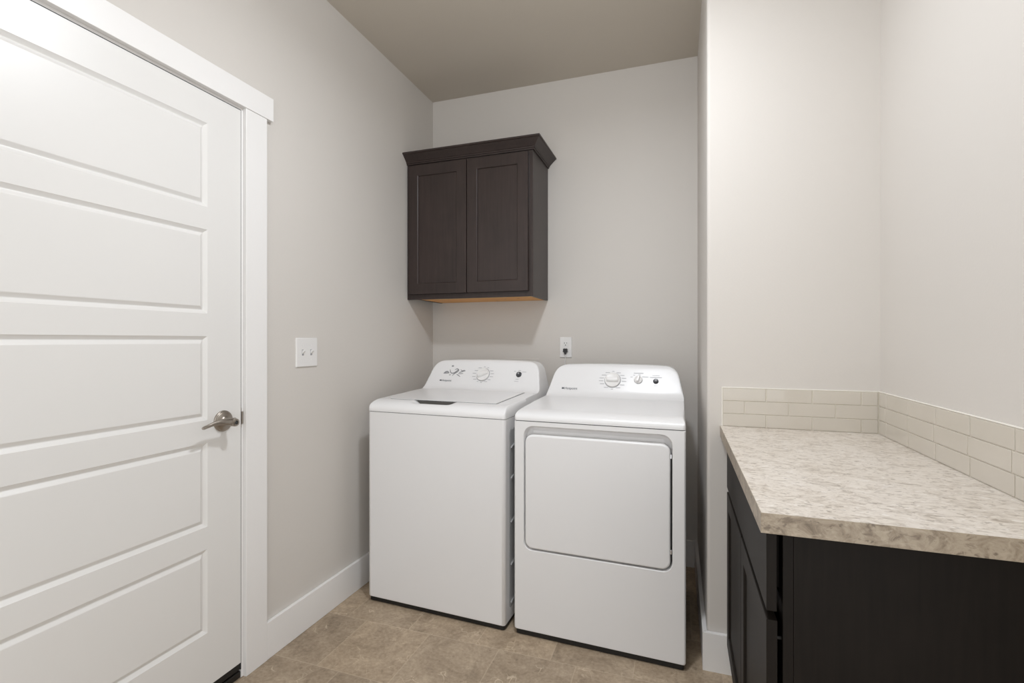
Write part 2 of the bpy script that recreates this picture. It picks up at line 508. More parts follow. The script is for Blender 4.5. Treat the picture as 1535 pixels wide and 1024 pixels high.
rad = [(0.0130, 0.0085), (0.0128, 0.0085), (0.0118, 0.0078), (0.0100, 0.0068), (0.0080, 0.0060), (0.0066, 0.0054), (0.0058, 0.0050), (0.0056, 0.0046), (0.0034, 0.0030)]
def smooth_path(pts, rad, k=5):
    P = [Vector(p) for p in pts]; outp, outr = [], []
    for i in range(len(P) - 1):
        p0, p1, p2, p3 = P[max(i - 1, 0)], P[i], P[i + 1], P[min(i + 2, len(P) - 1)]
        for s in range(k):
            u = s / k
            outp.append(0.5 * ((2 * p1) + (p2 - p0) * u + (2 * p0 - 5 * p1 + 4 * p2 - p3) * u * u + (3 * p1 - p0 - 3 * p2 + p3) * u ** 3))
            if rad: outr.append(tuple(a + (b - a) * u for a, b in zip(rad[i], rad[i + 1])))
    outp.append(P[-1])
    if rad: outr.append(rad[-1])
    return outp, outr
pp, rr = smooth_path(pts, rad)
tube(bm, pp, rr, n=18)
lev = obj('lever', bm, M['nickel'], hd, smooth=True)
bm = bmesh.new()
lathe(bm, [(0.0058, 0.0575), (0.0058, 0.0600), (0.0030, 0.0612), (0.0, 0.0612)], Matrix.Translation((HX, HY, HZ - 0.002)) @ rot_x, n=20)
obj('lock_button', bm, M['gap'], hd, smooth=True)

# ------------------------------------------------------------------ light switch on the left wall
sw = empty('light_switch', (XW, 1.686, 1.166))
tag(sw, 'white double toggle light switch plate on the wall beside the door casing', 'light switch')
bm = bmesh.new()
lp = rrect(-0.0625, 0.0625, -0.0615, 0.0615, 0.004, 4)
li = rrect(-0.0590, 0.0590, -0.0580, 0.0580, 0.003, 4)
loft(bm, [[(0.0001, y, z) for y, z in lp], [(0.003, y, z) for y, z in lp], [(0.0062, y, z) for y, z in li]])
obj('plate', bm, M['plastic'], sw)
for sy, up in ((-0.0265, 1), (0.0225, 1)):
    bm = bmesh.new()
    box(bm, 0.0060, 0.0070, sy - 0.0055, sy + 0.0055, -0.0125, 0.0125, bev=0.0006)
    g = obj('toggle_slot', bm, M['grey_mark'], sw)
    bm = bmesh.new()
    loft(bm, [[(0.0065, sy - 0.0042, -0.006), (0.0065, sy + 0.0042, -0.006), (0.0065, sy + 0.0042, 0.008), (0.0065, sy - 0.0042, 0.008)],
              [(0.0185, sy - 0.0034, 0.0065 * up), (0.0185, sy + 0.0034, 0.0065 * up), (0.0165, sy + 0.0034, 0.0065 * up + 0.0065), (0.0165, sy - 0.0034, 0.0065 * up + 0.0065)]])
    obj('toggle', bm, M['plastic'], sw)
    for sz in (-0.030, 0.030):
        bm = bmesh.new()
        lathe(bm, [(0.0032, 0.0058), (0.0032, 0.0066), (0.0022, 0.0072), (0.0, 0.0072)], Matrix.Translation((0, sy, sz)) @ rot_x, n=12)
        obj('screw', bm, M['cord'], sw, smooth=True)

# ------------------------------------------------------------------ outlet with the dryer's plug
out = empty('wall_outlet', (-0.631, YB, 1.1765))
tag(out, 'white duplex outlet plate on the back wall above the dryer, lower socket in use', 'outlet')
bm = bmesh.new()
lp = rrect(-0.0360, 0.0360, -0.0600, 0.0600, 0.004, 4); li = rrect(-0.0330, 0.0330, -0.0570, 0.0570, 0.003, 4)
loft(bm, [[(x, -0.0001, z) for x, z in lp], [(x, -0.003, z) for x, z in lp], [(x, -0.006, z) for x, z in li]])
obj('plate', bm, M['plastic'], out)
for cz in (0.0200, -0.0200):
    bm = bmesh.new()
    ring = rrect(-0.0165, 0.0165, cz - 0.0140, cz + 0.0140, 0.010, 5)
    loft(bm, [[(x, -0.0058, z) for x, z in ring], [(x, -0.0078, z) for x, z in ring]])
    rc = obj('receptacle', bm, M['plastic'], out)
    bm = boxes((-0.0080, -0.0055, -0.0081, -0.0075, cz + 0.0005, cz + 0.0095), (0.0055, 0.0080, -0.0081, -0.0075, cz + 0.0015, cz + 0.0090))
    lathe(bm, [(0.0030, 0.0), (0.0030, 0.0006)], Matrix.Translation((0, -0.0075, cz - 0.0065)) @ Matrix.Rotation(PI / 2, 4, 'X'), n=12)
    obj('slots', bm, M['black_plastic'], rc)
bm = bmesh.new()
lathe(bm, [(0.0028, 0.0), (0.0028, 0.001), (0.0, 0.0013)], Matrix.Translation((0, -0.0058, 0)) @ Matrix.Rotation(PI / 2, 4, 'X'), n=12)
obj('screw', bm, M['cord'], out, smooth=True)

pc = empty('power_cord', (-0.631, YB, 1.1545))
tag(pc, 'black plug with thin pale cord hanging down behind the dryer from the outlet', 'power cord')
bm = bmesh.new()
loops = []
for s, y in ((1.0, -0.0080), (1.0, -0.018), (0.9, -0.024)):
    loops.append([(x * s, y, z * s + 0.002) for x, z in [(-0.0125, 0.012), (-0.0125, -0.003), (-0.0055, -0.014), (-0.0028, -0.021), (0.0028, -0.021), (0.0055, -0.014), (0.0125, -0.003), (0.0125, 0.012), (0.004, 0.0145), (0.0, 0.0105), (-0.004, 0.0145)]])
loft(bm, loops)
box(bm, -0.0145, 0.0145, -0.0195, -0.0090, -0.0045, -0.0005, bev=0.001)
obj('plug', bm, M['black_plastic'], pc)
bm = bmesh.new()
pp, _ = smooth_path([(0, -0.016, -0.018), (0, -0.016, -0.040), (-0.001, -0.0165, -0.08), (0.004, -0.018, -0.16), (0.012, -0.024, -0.24), (0.02, -0.03, -0.30)], None, 6)
tube(bm, pp, 0.0024, n=8, up=Vector((0, 1, 0)))
obj('cord', bm, M['cord'], pc, smooth=True)

# pale supply-box cover showing past the washer's console
bm = bmesh.new(); box(bm, -1.01, -0.7935, YB - 0.004, YB, 0.93, 1.1075, bev=0.0015)
tag(obj('supply_box_cover', bm, M['wall']), 'wall coloured cover plate low on the back wall just behind the washer console', 'cover plate')

# ------------------------------------------------------------------ upper cabinet
KX0, KX1, KY, KZ0, KZ1 = XW + 0.0004, -0.7385, 2.5023, 1.4528, 2.2335
uc = empty('wall_cabinet', ((KX0 + KX1) / 2, YB, KZ0))
tag(uc, 'dark brown two door wall cabinet with crown moulding hung above the washer', 'cabinet')
def rel(bm, root):
    bmesh.ops.translate(bm, verts=bm.verts, vec=-Vector(root.location)); return bm
BX0 = KX0 + 0.052
bm = boxes((BX0, BX0 + 0.016, KY + 0.019, YB - 0.0004, KZ0, KZ1), (KX1 - 0.016, KX1, KY + 0.019, YB - 0.0004, KZ0, KZ1),
           (BX0 + 0.016, KX1 - 0.016, KY + 0.019, YB - 0.0004, KZ1 - 0.016, KZ1), (BX0 + 0.016, KX1 - 0.016, YB - 0.012, YB - 0.0004, KZ0 + 0.012, KZ1 - 0.016))
obj('carcass', rel(bm, uc), M['espresso'], uc)
bm = boxes((BX0 + 0.016, KX1 - 0.016, KY + 0.019, YB - 0.0004, KZ0 + 0.002, KZ0 + 0.012))
obj('bottom_panel', rel(bm, uc), M['plywood'], uc)['label'] = 'unstained plywood underside'
bm = bmesh.new()
for b in ((KX0, BX0 + 0.006, KY, KY + 0.019, KZ0, KZ1), (KX1 - 0.040, KX1, KY, KY + 0.019, KZ0, KZ1), (BX0 + 0.006, KX1 - 0.040, KY, KY + 0.019, KZ0, KZ0 + 0.042), (BX0 + 0.006, KX1 - 0.040, KY, KY + 0.019, KZ1 - 0.04, KZ1)):
    box(bm, *b, bev=0.0008)
obj('face_frame', rel(bm, uc), M['espresso'], uc)

def shaker(u0, u1, z0, z1, stile, to3, thick=0.019, rec=0.007):
    """shaker door; local u across, z up, d out of the face (0 = front)"""
    bm = bmesh.new()
    outer = lambda s: [(u0 + s, z0 + s), (u1 - s, z0 + s), (u1 - s, z1 - s), (u0 + s, z1 - s)]
    i0 = stile
    seq = [(0.0, thick), (0.0, 0.0012), (0.0012, 0.0), (i0 - 0.006, 0.0), (i0 - 0.003, 0.002), (i0 - 0.001, rec), (i0 + 0.003, rec)]
    loft(bm, [[to3(u, z, d) for u, z in outer(s)] for s, d in seq])
    return bm
for (a, b) in ((-1.4805, -1.1185), (-1.1140, -0.7615)):
    bm = shaker(a, b, 1.4815, 2.2200, 0.0640, lambda u, z, d: (u, 2.4830 + d, z))
    obj('door', rel(bm, uc), M['espresso'], uc)
# crown moulding, mitred at the right front corner
prof = [(0.0, 2.2315), (0.0075, 2.2315), (0.0085, 2.2340), (0.0085, 2.2390), (0.0125, 2.2400), (0.0135, 2.2425), (0.0135, 2.2465), (0.0165, 2.2480), (0.0190, 2.2510),
        (0.0250, 2.2570), (0.0340, 2.2650), (0.0435, 2.2730), (0.0500, 2.2790), (0.0545, 2.2800), (0.0560, 2.2815), (0.0560, 2.2885), (0.0540, 2.2905), (0.0, 2.2905)]
bm = bmesh.new()
rows = [[bm.verts.new((KX0, KY - o, z)) for o, z in prof], [bm.verts.new((KX1 + o * 0.92, KY - o, z)) for o, z in prof], [bm.verts.new((KX1 + o * 0.92, YB - 0.0004, z)) for o, z in prof]]
grid_faces(bm, rows)
bm.faces.new(rows[0]); bm.faces.new(list(reversed(rows[2])))
box(bm, KX0, KX1, KY, YB - 0.0004, KZ1, KZ1 + 0.01)
obj('crown_moulding', rel(bm, uc), M['espresso'], uc, smooth=True, angle=22)

# ------------------------------------------------------------------ base cabinet, worktop, tile backsplash
CT0, CT1 = 0.8669, 0.9037                        # worktop underside / top
CX0, CY0 = 0.1392, 0.9910
bc = empty('base_cabinet', (0.40, 1.50, 0.0))
tag(bc, 'dark espresso base cabinet with doors under the speckled worktop', 'cabinet')
FX, EY = 0.1920, 1.0900
bm = boxes((FX + 0.019, XR - 0.0005, EY, EY + 0.016, 0.09, CT0 - 0.0004), (FX + 0.019, XR - 0.0005, YN - 0.018, YN - 0.0005, 0.09, CT0 - 0.0004),
           (FX + 0.019, XR - 0.0005, EY + 0.016, YN - 0.018, 0.09, 0.106), (XR - 0.012, XR - 0.0005, EY + 0.016, YN - 0.018, 0.106, CT0 - 0.0004),
           (FX + 0.075, FX + 0.090, EY, YN - 0.0005, 0.0, 0.09), (FX + 0.09, XR - 0.0005, EY, EY + 0.016, 0.0, 0.09))
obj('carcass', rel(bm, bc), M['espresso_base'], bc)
bm = bmesh.new()
ymid = 1.505
for b in ((FX, FX + 0.0185, EY, EY + 0.04, 0.088, CT0 - 0.0004), (FX, FX + 0.0185, YN - 0.04, YN - 0.0005, 0.088, CT0 - 0.0004), (FX, FX + 0.0185, EY + 0.04, YN - 0.04, 0.088, 0.13),
          (FX, FX + 0.0185, EY + 0.04, YN - 0.04, 0.655, 0.70), (FX, FX + 0.0185, EY + 0.04, YN - 0.04, CT0 - 0.03, CT0 - 0.0004), (FX, FX + 0.0185, ymid - 0.02, ymid + 0.02, 0.13, 0.655)):
    box(bm, *b, bev=0.0008)
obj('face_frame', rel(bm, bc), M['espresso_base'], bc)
DX = 0.1610
for (a, b) in ((1.0760, 1.5030), (1.5065, 1.9350)):
    bm = shaker(a, b, 0.112, 0.6680, 0.060, lambda u, z, d: (DX + d, u, z))
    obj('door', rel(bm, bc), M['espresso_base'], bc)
    bm = bmesh.new()
    lathe(bm, [(0.004, 0.0), (0.004, 0.0119)], Matrix.Translation((DX + 0.019, a + 0.03 if a < 1.2 else b - 0.03, 0.62)) @ rot_x, n=10)
    obj('bumper', rel(bm, bc), M['black'], bc)
bm = bmesh.new()
box(bm, DX, DX + 0.0185, 1.0760, 1.9350, 0.6850, 0.8560, bev=0.0012)
dr = obj('drawer', rel(bm, bc), M['espresso_base'], bc)
bm = bmesh.new()
box(bm, DX + 0.0185, FX + 0.0001, 1.13, 1.88, 0.710, 0.83)
obj('drawer_box', rel(bm, bc), M['espresso_base'], dr)

wt = empty('worktop', ((CX0 + XR) / 2, (CY0 + YN) / 2, CT0))
tag(wt, 'cream and grey speckled laminate worktop on the dark base cabinet', 'worktop')
bm = bmesh.new()
box(bm, CX0 + 0.0010, XR - 0.0004, CY0 + 0.0010, YN - 0.0004, CT0, CT1, bev=0.0003)
obj('top', rel(bm, wt), M['laminate'], wt)
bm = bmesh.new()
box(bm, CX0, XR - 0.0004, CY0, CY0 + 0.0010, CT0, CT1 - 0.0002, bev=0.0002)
obj('edge_strip', rel(bm, wt), M['laminate_edge_shaded'], wt)['label'] = 'mottled front edge strip with shade painted into its brown'
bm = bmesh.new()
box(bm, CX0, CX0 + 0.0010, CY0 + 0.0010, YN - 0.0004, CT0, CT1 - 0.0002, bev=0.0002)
obj('edge_strip', rel(bm, wt), M['laminate_edge_shaded'], wt)['label'] = 'mottled side edge strip with shade painted into its brown'

bs = empty('backsplash', (0.39, YN, CT1))
tag(bs, 'low pale glass tile backsplash in three rows along the worktop corner', 'backsplash')
TZ = [CT1 + 0.0008, CT1 + 0.0467, CT1 + 0.0932, CT1 + 0.1395]
TX0, TF, TRX = 0.1471, 1.9493, 0.6284
bm = boxes((TX0 - 0.002, XR, YN - 0.0060, YN - 0.0003, CT1 + 0.0002, TZ[3] + 0.0004), (XR - 0.0060, XR - 0.0003, CY0 + 0.002, YN - 0.0060, CT1 + 0.0002, TZ[3] + 0.0004))
obj('grout', rel(bm, bs), M['grout'], bs)
bmb, bmr = bmesh.new(), bmesh.new()
G = 0.0016
for r in range(3):
    z0, z1 = TZ[r] + G * 0.6, TZ[r + 1] - G * 0.6
    xs = [TX0, 0.2908, 0.4349, 0.5799, TRX] if r != 1 else [TX0, 0.2209, 0.3626, 0.5051, TRX]
    for a, b in zip(xs, xs[1:]):
        box(bmb, a + G, b - G, TF, YN - 0.0008, z0, z1, bev=0.0011)
    y = TF - 0.002
    first = 0.082 if r != 1 else 0.060
    ye = []
    cur = (1.5645 + 0.32 if r != 1 else 1.8950)
    ye = [y, cur]
    while cur > CY0 + 0.03:
        cur -= 0.160; ye.append(max(cur, CY0 + 0.002))
    for a, b in zip(ye, ye[1:]):
        if a - b < 0.012: continue
        box(bmr, TRX, XR - 0.0008, b + G, a - G, z0, z1, bev=0.0011)
obj('tile_strip', rel(bmb, bs), M['tile'], bs)
obj('tile_strip', rel(bmr, bs), M['tile'], bs)
bm = bmesh.new()
box(bm, TX0 - 0.003, XR, TF + 0.0006, YN - 0.0003, TZ[3], TZ[3] + 0.0030, bev=0.001)
box(bm, TRX + 0.0006, XR - 0.0003, CY0 + 0.002, TF + 0.0006, TZ[3], TZ[3] + 0.0030, bev=0.001)
box(bm, TX0 - 0.003, TX0 + 0.0008, TF + 0.0010, YN - 0.0003, CT1 + 0.0002, TZ[3], bev=0.0008)
obj('caulk_line', rel(bm, bs), M['caulk'], bs)

# ------------------------------------------------------------------ washer and dryer
SEAM = 0.8860
def sstep(a, b, x):
    t = min(1, max(0, (x - a) / (b - a))); return t * t * (3 - 2 * t)
def smin(a, b, k):
    h = max(k - abs(a - b), 0.0) / k
    return min(a, b) - h * h * k * 0.25
def ell(t):
    t = min(1.0, max(0.0, t)); return (1 - (1 - t) ** 2.2) ** (1 / 2.0)

class Cover:
    """one-piece appliance top: curved front lip, deck and sloped console"""
    def __init__(s, w, D, yf, zd, zb, ya, yb_, ztop, ef, outline, dip=None, shift=0.0, narrow=0.0):
        s.shift, s.narrow = shift, narrow
        s.w, s.D, s.yf, s.zd, s.zb, s.ya, s.yb, s.ztop, s.ef, s.dip = w, D, yf, zd, zb, ya, yb_, ztop, ef, dip
        s.ox = [p[0] for p in outline]; s.oz = [p[1] for p in outline]
        s.lip = SEAM + 0.0085
    def front(s, y):
        deck = s.zd + (s.zb - s.zd) * min(1, max(0, (y - s.yf) / (s.ya - s.yf)))
        z = s.lip + (deck - s.lip) * ell(y / s.yf) if y < s.yf else deck
        slope = (s.ztop - s.zb) / (s.yb - s.ya)
        con = s.zb + (y - s.ya) * slope
        z = -smin(-z, -con, 0.034) if y > s.yf else z           # fillet at the foot of the console
        z = smin(z, s.ztop + 0.004, 0.020)
        if y > s.D - 0.03:
            q = (y - (s.D - 0.03)) / 0.03
            z = min(z, s.ztop + 0.004 - 0.03 * (1 - math.sqrt(max(0, 1 - q * q))))
        return z
    def side(s, x, y):
        e = max(0.0, s.w / 2 - abs(x))
        b = min(1.0, max(0.0, (y - 0.05) / (s.ya - 0.07)))
        h = s.zb + 0.012 - s.lip
        deck = s.lip + h * ell(e / s.ef) + max(0, e - s.ef) * 0.5
        b2 = sstep(0.05, s.ya, y)
        ec = max(0.0, s.w / 2 - abs(x - s.shift * b2) - s.narrow * b2)
        if ec <= 0.0: return s.lip * 1.0 + 0.02 * b2 - 0.0
        con = float(np.interp(ec, s.ox, s.oz))
        return deck * (1 - b) + con * b
    def z(s, x, y):
        v = smin(s.front(y), s.side(x, y), 0.006)
        if s.dip: v -= s.dip(x, y)
        return v
    def mesh(s):
        bm = bmesh.new()
        ys = [s.yf * (1 - math.cos(0.5 * PI * k / 14)) for k in range(15)]
        ys += list(np.linspace(s.yf, s.ya - 0.02, 26)[1:]) + list(np.linspace(s.ya - 0.02, s.yb + 0.03, 34)[1:]) + list(np.linspace(s.yb + 0.03, s.D - 0.03, 6)[1:])
        ys += [s.D - 0.03 + 0.03 * math.sin(0.5 * PI * k / 6) for k in range(1, 7)]
        es = [0.0, 0.0008, 0.002, 0.004, 0.007] + list(np.linspace(0.010, 0.10, 22)) + list(np.linspace(0.11, s.w / 2, 24))
        half = [s.w / 2 - e for e in es]
        xs0 = [-h for h in half] + list(reversed(half[:-1]))
        r = 0.012
        rows = []
        for y in ys:
            sc = 1.0
            if y < r: sc = (s.w / 2 - r + math.sqrt(max(0, r * r - (r - y) ** 2))) / (s.w / 2)
            if y > s.D - r: sc = (s.w / 2 - r + math.sqrt(max(0, r * r - (r - (s.D - y)) ** 2))) / (s.w / 2)
            rows.append([bm.verts.new((x * sc, y, s.z(x * sc if sc == 1.0 else x, y))) for x in xs0])
        grid_faces(bm, rows)
        border = rows[0] + [rw[-1] for rw in rows[1:]] + list(reversed(rows[-1][:-1])) + [rw[0] for rw in reversed(rows[1:-1])]
        low = [bm.verts.new((v.co.x, v.co.y, SEAM + 0.0012)) for v in border]
        n = len(border)
        for k in range(n):
            k2 = (k + 1) % n
            bm.faces.new((border[k], border[k2], low[k2], low[k]))
        bm.faces.new(low)
        return bm
    def face_matrix(s, x, sl, lift=0.0):
        """point on the console face: x across, sl up the slope, z out of the face"""
        L = math.hypot(s.yb - s.ya, s.ztop - s.zb)
        up = Vector((0, (s.yb - s.ya) / L, (s.ztop - s.zb) / L)); n = Vector((0, -up.z, up.y))
        o = Vector((x, s.ya, s.zb)) + up * sl + n * lift
        return Matrix(((1, up.x, n.x, o.x), (0, up.y, n.y, o.y), (0, up.z, n.z, o.z), (0, 0, 0, 1)))

def outline(base, top):
    pts = [(0.0, 0.897), (0.003, base), (0.024, base + (top - base) * 0.62)]
    p0 = (0.024, base + (top - base) * 0.62); c = (0.038, top - 0.004); p2 = (0.098, top - 0.003)
    for k in range(1, 13):
        t_ = k / 12
        pts.append(tuple((1 - t_) ** 2 * a + 2 * t_ * (1 - t_) * b + t_ * t_ * d for a, b, d in zip(p0, c, p2)))
    pts += [(0.18, top + 0.0015), (0.36, top + 0.0055)]
    return pts

def bars(cov, items, lift=0.0009):
    """short printed dashes on the console: (x, s, length, height, angle)"""
    bm = bmesh.new()
    for x, sl, ln, hh, an in items:
        m = cov.face_matrix(x + cov.off, sl, lift) @ Matrix.Rotation(an, 4, 'Z')
        vs = [bm.verts.new(m @ Vector(p)) for p in ((-ln / 2, -hh / 2, 0), (ln / 2, -hh / 2, 0), (ln / 2, hh / 2, 0), (-ln / 2, hh / 2, 0))]
        vt = [bm.verts.new(v.co + (m.to_3x3() @ Vector((0, 0, 0.0003)))) for v in vs]
        bm.faces.new(vt); bm.faces.new(list(reversed(vs)))
        for k in range(4): bm.faces.new((vs[k], vs[(k + 1) % 4], vt[(k + 1) % 4], vt[k]))
    return bm

def dial(cov, x, sl, r, root, grip_angle=0.25, name='dial'):
    m = cov.face_matrix(x + cov.off, sl, 0.0)
    bm = bmesh.new()
    lathe(bm, [(r, -0.002), (r, 0.006), (r * 0.97, 0.0085), (r * 0.93, 0.009), (r * 0.80, 0.0075), (0.0, 0.0075)], m, n=48)
    d = obj(name, bm, M['plastic'], root, smooth=True, angle=35)
    bm = bmesh.new()
    lathe(bm, [(r * 1.07, 0.0001), (r * 1.07, 0.0011), (r * 0.99, 0.0013)], m, n=48)
    obj('dial_ring', bm, M['grey_mark'], d, smooth=True)
    bm = bmesh.new()
    g = m @ Matrix.Rotation(grip_angle, 4, 'Z')
    a = [( -r * 0.78, -r * 0.30), (-r * 0.35, -r * 0.36), (r * 0.35, -r * 0.36), (r * 0.78, -r * 0.30), (r * 0.84, 0.0), (r * 0.78, r * 0.30), (r * 0.35, r * 0.36), (-r * 0.35, r * 0.36), (-r * 0.78, r * 0.30), (-r * 0.84, 0.0)]
    loft(bm, [[g @ Vector((px, py, 0.0070)) for px, py in a], [g @ Vector((px * 0.93, py * 0.80, 0.017)) for px, py in a], [g @ Vector((px * 0.82, py * 0.55, 0.0205)) for px, py in a]])
    obj('grip', bm, M['plastic'], d)
    return d

def push_button(cov, x, sl, r, root):
    m = cov.face_matrix(x + cov.off, sl, 0.0)
    bm = bmesh.new()
    lathe(bm, [(r * 1.25, 0.0002), (r * 1.25, 0.0022), (r * 1.05, 0.003), (r * 1.0, 0.002)], m, n=28)
    b = obj('button', bm, M['knob_dark'], root, smooth=True)
    bm = bmesh.new()
    lathe(bm, [(r * 0.92, 0.001), (r * 0.92, 0.0105), (r * 0.74, 0.0125), (0.0, 0.0118)], m, n=28)
    obj('button_cap', bm, M['knob_dark'], b, smooth=True)
    bm = bmesh.new()
    lathe(bm, [(r * 0.42, 0.0110), (r * 0.36, 0.0130), (0.0, 0.0133)], m @ Matrix.Translation((0, r * 0.15, 0)), n=20)
    obj('button_mark', bm, M['grey_mark'], b, smooth=True)

def ring_dashes(x, sl, r, angs, ln=0.012, hh=0.0016):
    res = []
    for a in angs:
        a_ = math.radians(a)
        lx = ln if abs(math.cos(a_)) > 0.5 else ln * 0.5
        res.append((x + math.cos(a_) * (r + lx * 0.5 * abs(math.cos(a_)) + 0.004), sl + math.sin(a_) * (r + 0.006), lx, hh, 0))
    return res

def body_loops(w, D, z0, z1, r=0.010, n=6):
    return rrect(-w / 2, w / 2, 0, D, r, n)

def feet_and_shade(w, D, root):
    bm = bmesh.new()
    lp = rrect(-w / 2 + 0.006, w / 2 - 0.006, 0.006, D - 0.01, 0.01, 5)
    loft(bm, [[(x, y, 0.0035) for x, y in lp], [(x, y, 0.0225) for x, y in lp]])
    obj('underside_shade', bm, M['black'], root)  # black slab in place of the shade under the machine
    for sx in (-1, 1):
        for fy in (0.05, D - 0.06):
            bm = bmesh.new()
            lathe(bm, [(0.018, 0.0), (0.020, 0.002), (0.018, 0.008), (0.010, 0.0095)], Matrix.Translation((sx * (w / 2 - 0.05), fy, 0)), n=20)
            obj('foot', bm, M['black'], root, smooth=True)

# ---- washer
WW, WD = 0.6936, 0.640
ws = empty('washing_machine', (-1.0363, 1.9403, 0.0), math.radians(-2.586))
tag(ws, 'white top load washing machine with flat lid standing left of the dryer', 'washing machine')
bm = bmesh.new()
lp = rrect(-WW / 2, WW / 2, 0.0, WD, 0.014, 8)
li = rrect(-WW / 2 + 0.003, WW / 2 - 0.003, 0.003, WD - 0.003, 0.011, 8)
loft(bm, [[(x, y, 0.0220) for x, y in li], [(x, y, 0.0255) for x, y in lp], [(x, y, SEAM - 0.0025) for x, y in lp], [(x, y, SEAM - 0.0012) for x, y in li]])
obj('body', bm, M['appliance'], ws, smooth=True, angle=50)
bm = bmesh.new()
li2 = rrect(-WW / 2 + 0.004, WW / 2 - 0.004, 0.004, WD - 0.004, 0.011, 8)
loft(bm, [[(x, y, SEAM - 0.003) for x, y in li2], [(x, y, SEAM + 0.003) for x, y in li2]])
obj('top_seam', bm, M['gap'], ws)  # dark slab standing for the shade inside the seam
feet_and_shade(WW, WD, ws)
LX, LY0, LY1, LXC = 0.274, 0.077, 0.430, 0.0
def wdip(x, y):
    ax = abs(x + 0.032)
    fx_ = 1 - sstep(0.076, 0.112, ax)
    fy_ = sstep(0.028, 0.062, y) * (1 - sstep(0.135, 0.150, y))
    return 0.0235 * fx_ * fy_
wc = Cover(WW, WD, 0.085, 0.9390, 0.9535, 0.458, 0.548, 1.1080, 0.050, outline(0.962, 1.1090), wdip)
wc.off = -0.008
wcv = obj('top_cover', wc.mesh(), M['cover'], ws, smooth=True, angle=60)
# lid
bm = bmesh.new()
nx, ny = 24, 16
def lid_pt(i, j, dz):
    x = LXC - LX + 2 * LX * i / nx; y = LY0 + (LY1 - LY0) * j / ny
    return (x, y, wc.front(y) + dz)
top = [[bm.verts.new(lid_pt(i, j, 0.0034)) for i in range(nx + 1)] for j in range(ny + 1)]
bot = [[bm.verts.new(lid_pt(i, j, -0.0016)) for i in range(nx + 1)] for j in range(ny + 1)]
grid_faces(bm, top); grid_faces(bm, [list(reversed(r_)) for r_ in bot])
def rim(g): return g[0] + [r_[-1] for r_ in g[1:]] + list(reversed(g[-1][:-1])) + [r_[0] for r_ in reversed(g[1:-1])]
rt, rb = rim(top), rim(bot)
for k in range(len(rt)):
    k2 = (k + 1) % len(rt)
    bm.faces.new((rt[k], rt[k2], rb[k2], rb[k]))
obj('lid', bm, M['cover'], ws, smooth=True, angle=30)
# painted shade: dark line for the lid gap, dark block in the hand pocket
bm = bmesh.new()
q = 0.0022
for (a, b, c_, d_) in ((LXC - LX - q, LXC + LX + q, LY0 - q, LY0), (LXC - LX - q, LXC - LX, LY0, LY1), (LXC + LX, LXC + LX + q, LY0, LY1)):
    n_ = 12
    g0, g1 = [], []
    for k in range(n_ + 1):
        y = c_ + (d_ - c_) * k / n_
        z = wc.front(y) + 0.0007
        g0.append(bm.verts.new((a, y, z))); g1.append(bm.verts.new((b, y, z)))
    grid_faces(bm, [g0, g1])
fs = [f_ for f_ in bm.faces]
ex = bmesh.ops.extrude_face_region(bm, geom=fs)
bmesh.ops.translate(bm, verts=[v_ for v_ in ex['geom'] if isinstance(v_, bmesh.types.BMVert)], vec=(0, 0, -0.0015))
obj('lid_gap_shade', bm, M['gap'], ws)
bm = bmesh.new()
zf = wc.front(LY0)
box(bm, -0.134, 0.070, LY0 + 0.008, LY0 + 0.04, zf - 0.024, zf - 0.002)
obj('pocket_shade', bm, M['pocket'], ws)
dial(wc, 0.012, 0.092, 0.037, ws, 0.45)
push_button(wc, 0.222, 0.098, 0.0125, ws)
it = ring_dashes(0.012, 0.092, 0.041, (90, 62, 30, 8, -14, -38, -60, -90, -118, -142, 196, 172, 150, 122), 0.020, 0.0022)
it += [(0.196, 0.117, 0.010, 0.002, 0), (0.250, 0.113, 0.022, 0.0020, 0), (0.222, 0.122, 0.014, 0.0022, 0), (0.217, 0.070, 0.018, 0.0020, 0), (0.215, 0.058, 0.024, 0.0016, 0)]
for one in it: obj('printed_mark', bars(wc, [one]), M['grey_mark'], ws)
# swirling grey pictogram at the left of the console
bm = bmesh.new()
def stroke(pts, wid):
    pp_, _ = smooth_path([(a, b, 0) for a, b in pts], None, 5)
    n_ = len(pp_)
    L_, R_ = [], []
    for i_, p_ in enumerate(pp_):
        d_ = (pp_[min(i_ + 1, n_ - 1)] - pp_[max(i_ - 1, 0)]).normalized()
        nn = Vector((-d_.y, d_.x, 0)); w_ = wid * (0.35 + 0.65 * math.sin(PI * (i_ + 0.5) / n_))
        for sgn, arr in ((1, L_), (-1, R_)):
            q_ = p_ + nn * w_ * 0.5 * sgn
            arr.append(bm.verts.new(wc.face_matrix(q_.x, q_.y, 0.0012).translation))
    grid_faces(bm, [L_, R_])
OX, OS = -0.181, 0.106
for pts_, w_ in (([(-.062, -.014), (-.052, -.004), (-.040, -.001), (-.030, -.006)], .0065), ([(-.058, -.012), (-.044, -.010), (-.026, -.009)], .006),
                 ([(-.026, .012), (-.022, .000), (-.012, -.010), (.004, -.008), (.018, .004), (.028, .012)], .0055), ([(.004, .010), (.016, .017), (.028, .010), (.022, -.002), (.006, -.014), (-.002, -.026)], .006),
                 ([(.034, -.006), (.046, -.002), (.060, .004), (.072, .006)], .0055), ([(.040, .012), (.052, .006), (.066, .010)], .004), ([(.022, -.016), (.034, -.022), (.048, -.030)], .0045),
                 ([(.030, -.012), (.046, -.012), (.062, -.010)], .0035), ([(-.024, -.022), (-.014, -.020)], .004), ([(-.022, .032), (-.016, .034), (-.010, .032)], .009)):
    stroke([(OX + a, OS + b) for a, b in pts_], w_)
fs = list(bm.faces)
ex = bmesh.ops.extrude_face_region(bm, geom=fs)
